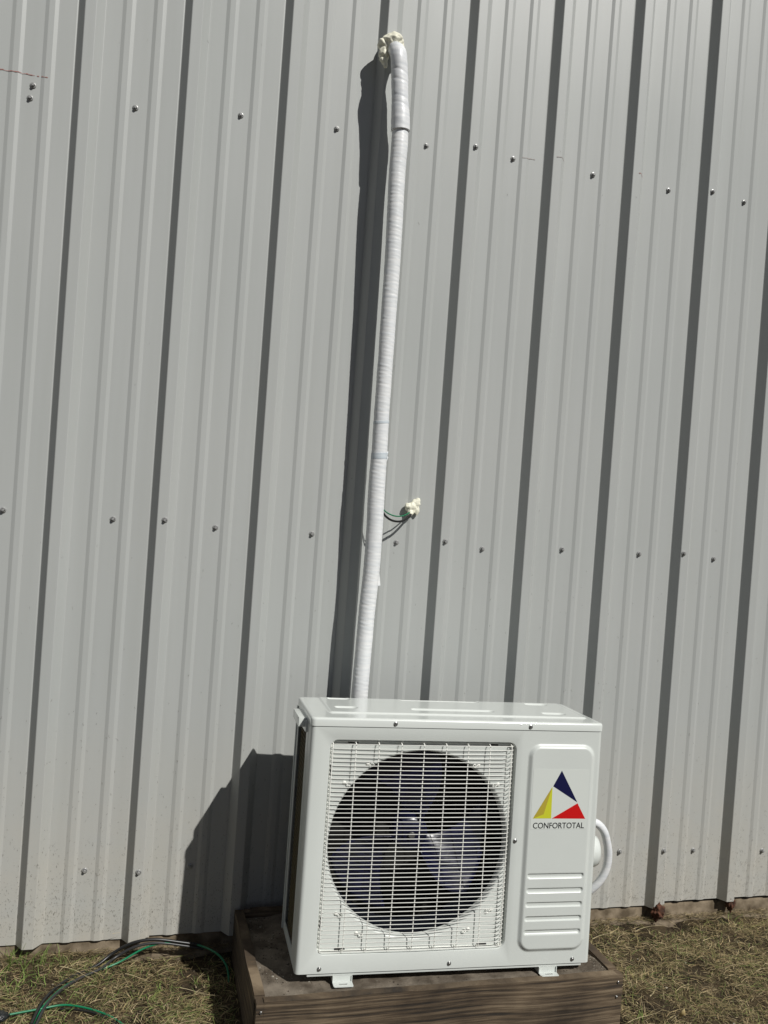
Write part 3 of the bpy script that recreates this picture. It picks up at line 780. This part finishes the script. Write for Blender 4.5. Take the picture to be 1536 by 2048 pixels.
# ------------------------------------------------------------------ foam plugs
def foam(name, blobs, seed):
    bm = bmesh.new()
    c0 = Vector(blobs[0][0])
    for (c_, r, sq) in blobs:
        t = bmesh.ops.create_icosphere(bm, subdivisions=4, radius=1)
        for q in t['verts']:
            n = q.co.normalized(); d = 1+0.26*noise.noise(n*1.4+Vector((seed+r*900, 0, 0)))+0.10*noise.noise(n*3.4+Vector((0, seed, r*500)))
            r_ = r*1.12; q.co = Vector((n.x*d*r_*sq[0], n.y*d*r_*sq[1], n.z*d*r_*sq[2]))+Vector(c_)-c0
    bm.verts.index_update()
    o = mesh(name, [q.co[:] for q in bm.verts], [[q.index for q in g.verts] for g in bm.faces], M['foam'], smooth=180, loc=c0); bm.free()
    m = o.modifiers.new('r', 'REMESH'); m.mode = 'VOXEL'; m.voxel_size = 0.0016; m.use_smooth_shade = True
    s = o.modifiers.new('s', 'SMOOTH'); s.factor = 0.5; s.iterations = 5
    return o
hz = lambda a, b, y: hit(a, b, 1, y)
o = foam('foam_plug', [(hz(784, 86, -.060), .030, (1, 1.2, .80)), (hz(771, 93, -.060), .022, (1, 1, 1)), (hz(798, 87, -.070), .018, (.9, 1, .9)), (hz(767, 106, -.060), .017, (.8, 1, 1.1)), (hz(804, 97, -.075), .010, (.7, 1, 1.5)),
       (hz(769, 122, -.070), .010, (.9, .9, 1.1)), (hz(771, 130, -.072), .008, (.8, .8, 1.2)), (hz(764, 119, -.065), .0075, (1, 1, 1)), (hz(774, 112, -.062), .009, (.7, .9, 1.4)), (hz(788, 78, -.066), .018, (1.2, 1, .8)), (hz(774, 79, -.066), .010, (1.2, 1, .8)), (hz(786, 88, -.030), .030, (.9, 1, .8))], 2.0)
tag(o, 'cream spray foam blob capping the top end of the white pipe', 'foam', 'spray foam plugs on the wall')
o = foam('foam_plug', [(hz(822, 1016, -.014), .017, (1, .8, 1)), (hz(832, 1006, -.014), .0125, (1, .8, 1)), (hz(834, 1019, -.016), .009, (.8, .8, 1.8)), (hz(816, 1012, -.018), .0095, (1, 1, 1)), (hz(821, 1026, -.022), .0085, (1, 1, 1)), (hz(836, 1001, -.015), .008, (1, 1, 1))], 5.0)
tag(o, 'small cream spray foam blob where thin green and black wires enter the wall', 'foam', 'spray foam plugs on the wall')
# wires from the pipe into the foam
def cable(name, pts_, r, mat, label, cat, group=None, per=8):
    P_ = spline(pts_, per); o0 = P_[0].copy(); k = MB(); k.tube([q-o0 for q in P_], r, 10)
    return tag(k.build(name, mat, smooth=60, loc=o0), label, cat, group)
for (a, r, m, lb, nme) in (([(764, 1016, -.096), (775, 1026, -.088), (790, 1032, -.070), (804, 1032, -.052), (816, 1027, -.034), (824, 1020, -.015)], .0021, 'cable_green', 'thin green wire bowing from the wrapped pipe to the small foam blob', 'green_wire'),
                       ([(763, 1018, -.096), (770, 1031, -.090), (782, 1040, -.078), (796, 1043, -.066), (809, 1040, -.050), (820, 1031, -.032), (826, 1021, -.015)], .0036, 'cable_black', 'thicker black wire hanging below the green wire beside the wrapped pipe', 'black_wire')):
    cable(nme, [hit(x, y, 1, d) for x, y, d in a], r, M[m], lb, 'wire')

# ------------------------------------------------------------------ cables on the ground at the left
def gp(px, py, lift):
    q = hit(px, py, 2, lift)
    if q.y > -0.060: q = hit(px, py, 1, -0.060)
    return q
G1 = [gp(a, b, z) for a, b, z in ((458, 1965, .0), (453, 1932, .03), (432, 1906, .05), (392, 1889, .05), (340, 1884, .05), (290, 1896, .04), (235, 1926, .02), (180, 1947, .012), (130, 1972, .010), (95, 2003, .010), (75, 2030, .008), (62, 2056, .008))]
cable('green_cable', G1, .0030, M['cable_green'], 'long green cable arching from the pad along the wall foot to the lower left', 'cable', 'cables lying on the ground at the left')
for i, (off, r, lab, m) in enumerate((((0, 0), .0048, 'thick black cable arching highest along the foot of the wall at left', 'cable_black'), ((7, 7), .0042, 'thinner black cable running between the thick black one and the green one', 'cable_grey'))):
    pts_ = [gp(a+off[0], b+off[1], z) for a, b, z in ((400, 1890, .035), (365, 1885, .045), (310, 1879, .05), (265, 1886, .045), (225, 1907, .03), (195, 1930, .02), (150, 1951, .014), (112, 1976, .012), (84, 2006, .012), (62, 2050, .012))]
    cable('black_cable_or_shadow', pts_, r, M[m], lab, 'cable', 'cables lying on the ground at the left')
G2 = [gp(a, b, .010) for a, b in ((-20, 2052), (4, 2034), (20, 2029), (80, 2018), (130, 2010), (180, 2018), (225, 2035), (262, 2062))]
cable('green_cable', G2, .0028, M['cable_green'], 'short green cable looping across the dry grass in the lower left corner', 'cable', 'cables lying on the ground at the left')
G3 = [gp(a, b, .006) for a, b in ((120, 2018), (150, 2019), (190, 2027), (225, 2043), (250, 2062))]
cable('black_cable_or_shadow', G3, .0030, M['cable_black'], 'short black strand standing in for the shadow under the looping green cable', 'cable', 'cables lying on the ground at the left')  # added black strand stands in for the shadow under the green cable
k = lump('cable_boot', hit(0, 2033, 2, .012), .022, M['black_bag'], 9.0, amp=.3, squash=(1, .8, .5))
tag(k, 'black plastic lump at the very lower left corner touching the green cable', 'plastic piece')

# ------------------------------------------------------------------ dry leaf
c_ = hit(1364, 2030, 2, .03); v = []; f = []
for i in range(9):
    t = i/8; wl = 0.010*math.sin(math.pi*min(1, t*.92+.06))**.7
    for s in (-1, -.5, 0, .5, 1):
        v.append((s*wl+.003*math.sin(t*5), -.5*.040*(t-.5), .040*(t-.5)*.9+.004*s*s+.003*math.sin(t*7+s)))
for i in range(8):
    for j in range(4): f.append((i*5+j, i*5+j+1, (i+1)*5+j+1, (i+1)*5+j))
o = mesh('dry_leaf', v, f, M['leaf'], smooth=80, loc=c_); o.modifiers.new('t', 'SOLIDIFY').thickness = .0005
tag(o, 'curled yellowish dry leaf lying on the grass at the lower right', 'leaf')

# ------------------------------------------------------------------ grass
def blades(name, items, label, cat):
    v = []; f = []; cols = []
    for (x, y, z, az, L, wd, lift, droop, col, nseg) in items:
        dx, dy = math.cos(az), math.sin(az); px_, py_ = -dy, dx; b = len(v)
        for i in range(nseg+1):
            t = i/nseg
            s = L*t*math.cos(lift*(1-droop*t)); hgt = L*(math.sin(lift)*t-math.sin(lift)*droop*t*t*.9)
            wq = wd*(1-.75*t)/2
            bend = .22*L*math.sin(t*2.2+az*7)*t
            cx_, cy_ = x+dx*s+px_*bend, y+dy*s+py_*bend; hh = z+hgt
            v.append((cx_-px_*wq, cy_-py_*wq, hh-wq*.3)); v.append((cx_+px_*wq, cy_+py_*wq, hh+wq*.3))
            cols += [col, col]
        for i in range(nseg): f.append((b+2*i, b+2*i+1, b+2*i+3, b+2*i+2))
    o = mesh(name, v, f, M['blade'])
    at = o.data.color_attributes.new('col', 'FLOAT_COLOR', 'POINT')
    at.data.foreach_set('color', np.array([(*c, 1) for c in cols], dtype=np.float32).ravel())
    return tag(o, label, cat, kind='stuff')
rng = random.Random(21)
pal = [(.33, .25, .135), (.21, .15, .075), (.11, .078, .04), (.44, .355, .21), (.20, .165, .075), (.06, .042, .022), (.27, .215, .11), (.10, .08, .04), (.15, .13, .055)]
def inpad(x, y): return PXA-0.004 < x < PXB+0.006 and y > PYF-0.004
items = []
def dens(x, y): return .35+1.3*noise.noise(Vector((x*7, y*7, 7)))+.5*noise.noise(Vector((x*21, y*21, 7)))
def put(n, xr, yr):
    c = 0
    while c < n:
        x = rng.uniform(*xr); y = rng.uniform(*yr)
        if inpad(x, y) or y > -0.012: continue
        if rng.random() > dens(x, y)+.35: c += .3; continue
        big = rng.random() < .10
        L = rng.uniform(.012, .05)*(1.5 if big else 1); wd = rng.uniform(.0007, .0019)
        col = rng.choice(pal) if not big else rng.choice([(.36, .29, .16), (.28, .22, .11), (.16, .17, .05)])
        if rng.random() < (.16 if x < .7 else .07): col = (.13, .18, .05)
        m = rng.uniform(.75, 1.6)
        az = rng.uniform(0, 6.283)
        lift = abs(rng.gauss(.24, .36)); 
        zb_ = gh(x, y)+rng.uniform(-.002, .012)
        ex, ey = x+math.cos(az)*L, y+math.sin(az)*L
        if inpad(ex, ey) or ey > .0: continue
        items.append((x, y, zb_, az, L, wd, lift, .8, tuple(k*m for k in col), 3)); c += 1
put(19000, (-.35, PXA), (-.75, 0)); put(24000, (PXB, 2.95), (-.75, 0)); put(20000, (-1.6, 4.2), (-2.0, -.6)); put(4000, (-1.4, -.3), (-.7, 0)); put(4000, (2.9, 4.0), (-.7, 0))
for _ in range(900):
    x = rng.uniform(-.35, 3.0); y = rng.uniform(-.75, -.04)
    if inpad(x, y) or inpad(x-.03, y) or inpad(x+.03, y): continue
    m = rng.uniform(.6, 1.1)
    items.append((x, y, gh(x, y)+rng.uniform(.004, .014), rng.uniform(0, 6.283), rng.uniform(.015, .03), rng.uniform(.0022, .0042), rng.gauss(.05, .2), .8, tuple(k*m for k in rng.choice([(.40, .33, .20), (.30, .22, .12), (.16, .11, .06)])), 4))
for _ in range(5200):
    x = rng.uniform(-.6, 3.1)
    if PXA < x < PXB: continue
    items.append((x, rng.uniform(-.030, -.004), .019+rng.uniform(0, .010), rng.choice((0, 3.14))+rng.gauss(0, .7), rng.uniform(.008, .03), rng.uniform(.0007, .0018), rng.uniform(-.05, .2), .8, rng.choice(pal), 3))
blades('dry_grass', items, 'matted brown dry grass and straw covering the soil along the wall', 'grass')
# green shoots
items = []
def tuft(px, py, n, hmax, spread=.012, lean=0):
    q = hit(px, py, 2, .005)
    if q.y > -.02: q = hit(px, py, 1, -.035)
    for i in range(n):
        x = q.x+rng.gauss(0, spread); y = min(-.02, q.y+rng.gauss(0, spread))
        L = rng.uniform(.45, 1)*hmax
        g = rng.uniform(.75, 1.2)
        items.append((x, y, gh(x, y)-.002, rng.uniform(0, 6.28), L, rng.uniform(.0016, .0034), rng.uniform(1.0, 1.5), rng.uniform(.1, .6), (.16*g, .23*g, .055*g), 5))
for a in ((12, 1925, 12, .09), (20, 1905, 9, .13), (42, 1920, 12, .10), (70, 1935, 10, .07), (55, 1900, 8, .08), (88, 1905, 7, .08), (45, 1955, 11, .08), (118, 1935, 7, .07), (125, 1910, 5, .07), (25, 1985, 8, .07), (190, 1960, 6, .05), (80, 1960, 8, .07), (300, 1990, 6, .04), (178, 1925, 4, .04), (5, 1960, 5, .07), (150, 1990, 4, .06), (140, 2000, 4, .06),
          (120, 2040, 5, .07), (320, 1975, 6, .04), (335, 1965, 5, .04), (390, 1955, 5, .03), (330, 2010, 4, .03), (395, 2030, 4, .035), (1285, 2040, 6, .05), (1270, 1990, 3, .03), (1300, 1875, 4, .03), (1460, 1838, 3, .05), (1475, 1842, 3, .06), (30, 1980, 5, .05), (75, 1975, 5, .045)):
    tuft(*a)
for _ in range(160):
    x = rng.uniform(-1.3, .5); y = rng.uniform(-.9, -.04)
    g = rng.uniform(.7, 1.1); items.append((x, y, gh(x, y), rng.uniform(0, 6.28), rng.uniform(.015, .04), .002, rng.uniform(.4, 1.3), .4, (.11*g, .17*g, .035*g), 4))
blades('green_grass', items, 'sprigs of fresh green grass growing at the wall foot on the left', 'grass')
# twigs / longer straws
items = []
for (x0_, y0_, x1_, y1_, wd) in ((118, 1935, 200, 1955, .0026), (130, 1938, 180, 1920, .0018), (1185, 1880, 1255, 1865, .002), (1270, 1865, 1340, 1850, .0018), (1450, 1940, 1495, 1925, .0028), (1512, 1945, 1540, 1935, .003), (1325, 1962, 1328, 1950, .003), (1300, 1995, 1320, 1965, .003), (420, 1925, 427, 1905, .0012), (225, 1870, 240, 1875, .0015), (1255, 2048, 1320, 2010, .0022), (360, 1978, 440, 1990, .002), (250, 1950, 310, 1962, .002)):
    p_, q_ = hit(x0_, y0_, 2, .014), hit(x1_, y1_, 2, .014)
    if p_.y > -.02: p_ = hit(x0_, y0_, 1, -.03)
    if q_.y > -.02: q_ = hit(x1_, y1_, 1, -.03)
    d = q_-p_
    items.append((p_.x, p_.y, p_.z+.004, math.atan2(d.y, d.x), min(d.length, .14), wd, .05, .6, (.42, .35, .21), 5))
blades('loose_straw', items, 'pale longer straws lying loose on top of the matted grass', 'straw')

# crumbs on the pad and ground
def crumbs(name, pos, label, cat, palc):
    v = []; f = []; cols = []
    ico = bmesh.new(); bmesh.ops.create_icosphere(ico, subdivisions=1, radius=1); ico.verts.index_update()
    iv = [q.co.copy() for q in ico.verts]; if_ = [[q.index for q in g.verts] for g in ico.faces]; ico.free()
    for (x, y, z, r) in pos:
        b = len(v); c = rng.choice(palc)
        for q in iv:
            d = r*rng.uniform(.65, 1.2); v.append((x+q.x*d, y+q.y*d, z+q.z*d*.7)); cols.append(c)
        f += [[i+b for i in g] for g in if_]
    o = mesh(name, v, f, M['pebble'])
    at = o.data.color_attributes.new('col', 'FLOAT_COLOR', 'POINT'); at.data.foreach_set('color', np.array([(*c, 1) for c in cols], dtype=np.float32).ravel())
    return tag(o, label, cat, kind='stuff')
pos = []
for _ in range(1500):
    x = rng.uniform(PXA+.03, PXB-.03); y = rng.uniform(PYF+.03, PYB-.03)
    if rng.random() < .5: x = PXB-.03-abs(rng.gauss(0, .05))
    elif rng.random() < .6: x = PXA+.03+abs(rng.gauss(0, .06)); y = rng.uniform(-.5, PYB-.03)
    if not (PXA+.028 < x < PXB-.028): continue
    h = pz(y)-0.002-0.012*sstep((y+0.42)/0.25)*(1-sstep((x-0.72)/0.10)) - 0.010*(1-sstep((PXB-0.03-x)/0.05))*sstep((y+0.5)/0.1)
    pos.append((x, y, h, rng.uniform(.0008, .0026)*(1.6 if rng.random() < .04 else 1)))
crumbs('pad_crumbs', pos, 'soil crumbs and grit scattered over the concrete pad', 'crumbs', [(.10, .08, .055), (.06, .045, .03), (.14, .115, .085), (.04, .03, .02), (.07, .05, .035), (.35, .33, .28)])
pos = []
for _ in range(2600):
    x = rng.uniform(-.5, 3.0); y = rng.uniform(-.75, -.01)
    if inpad(x, y): continue
    pos.append((x, y, gh(x, y)+.001, rng.uniform(.001, .005)))
crumbs('soil_clods', pos, 'small soil clods and pebbles between the dry grass', 'clods', [(.10, .075, .04), (.06, .045, .025), (.13, .10, .06), (.045, .03, .018), (.08, .06, .035)]*8+[(.45, .42, .34)])
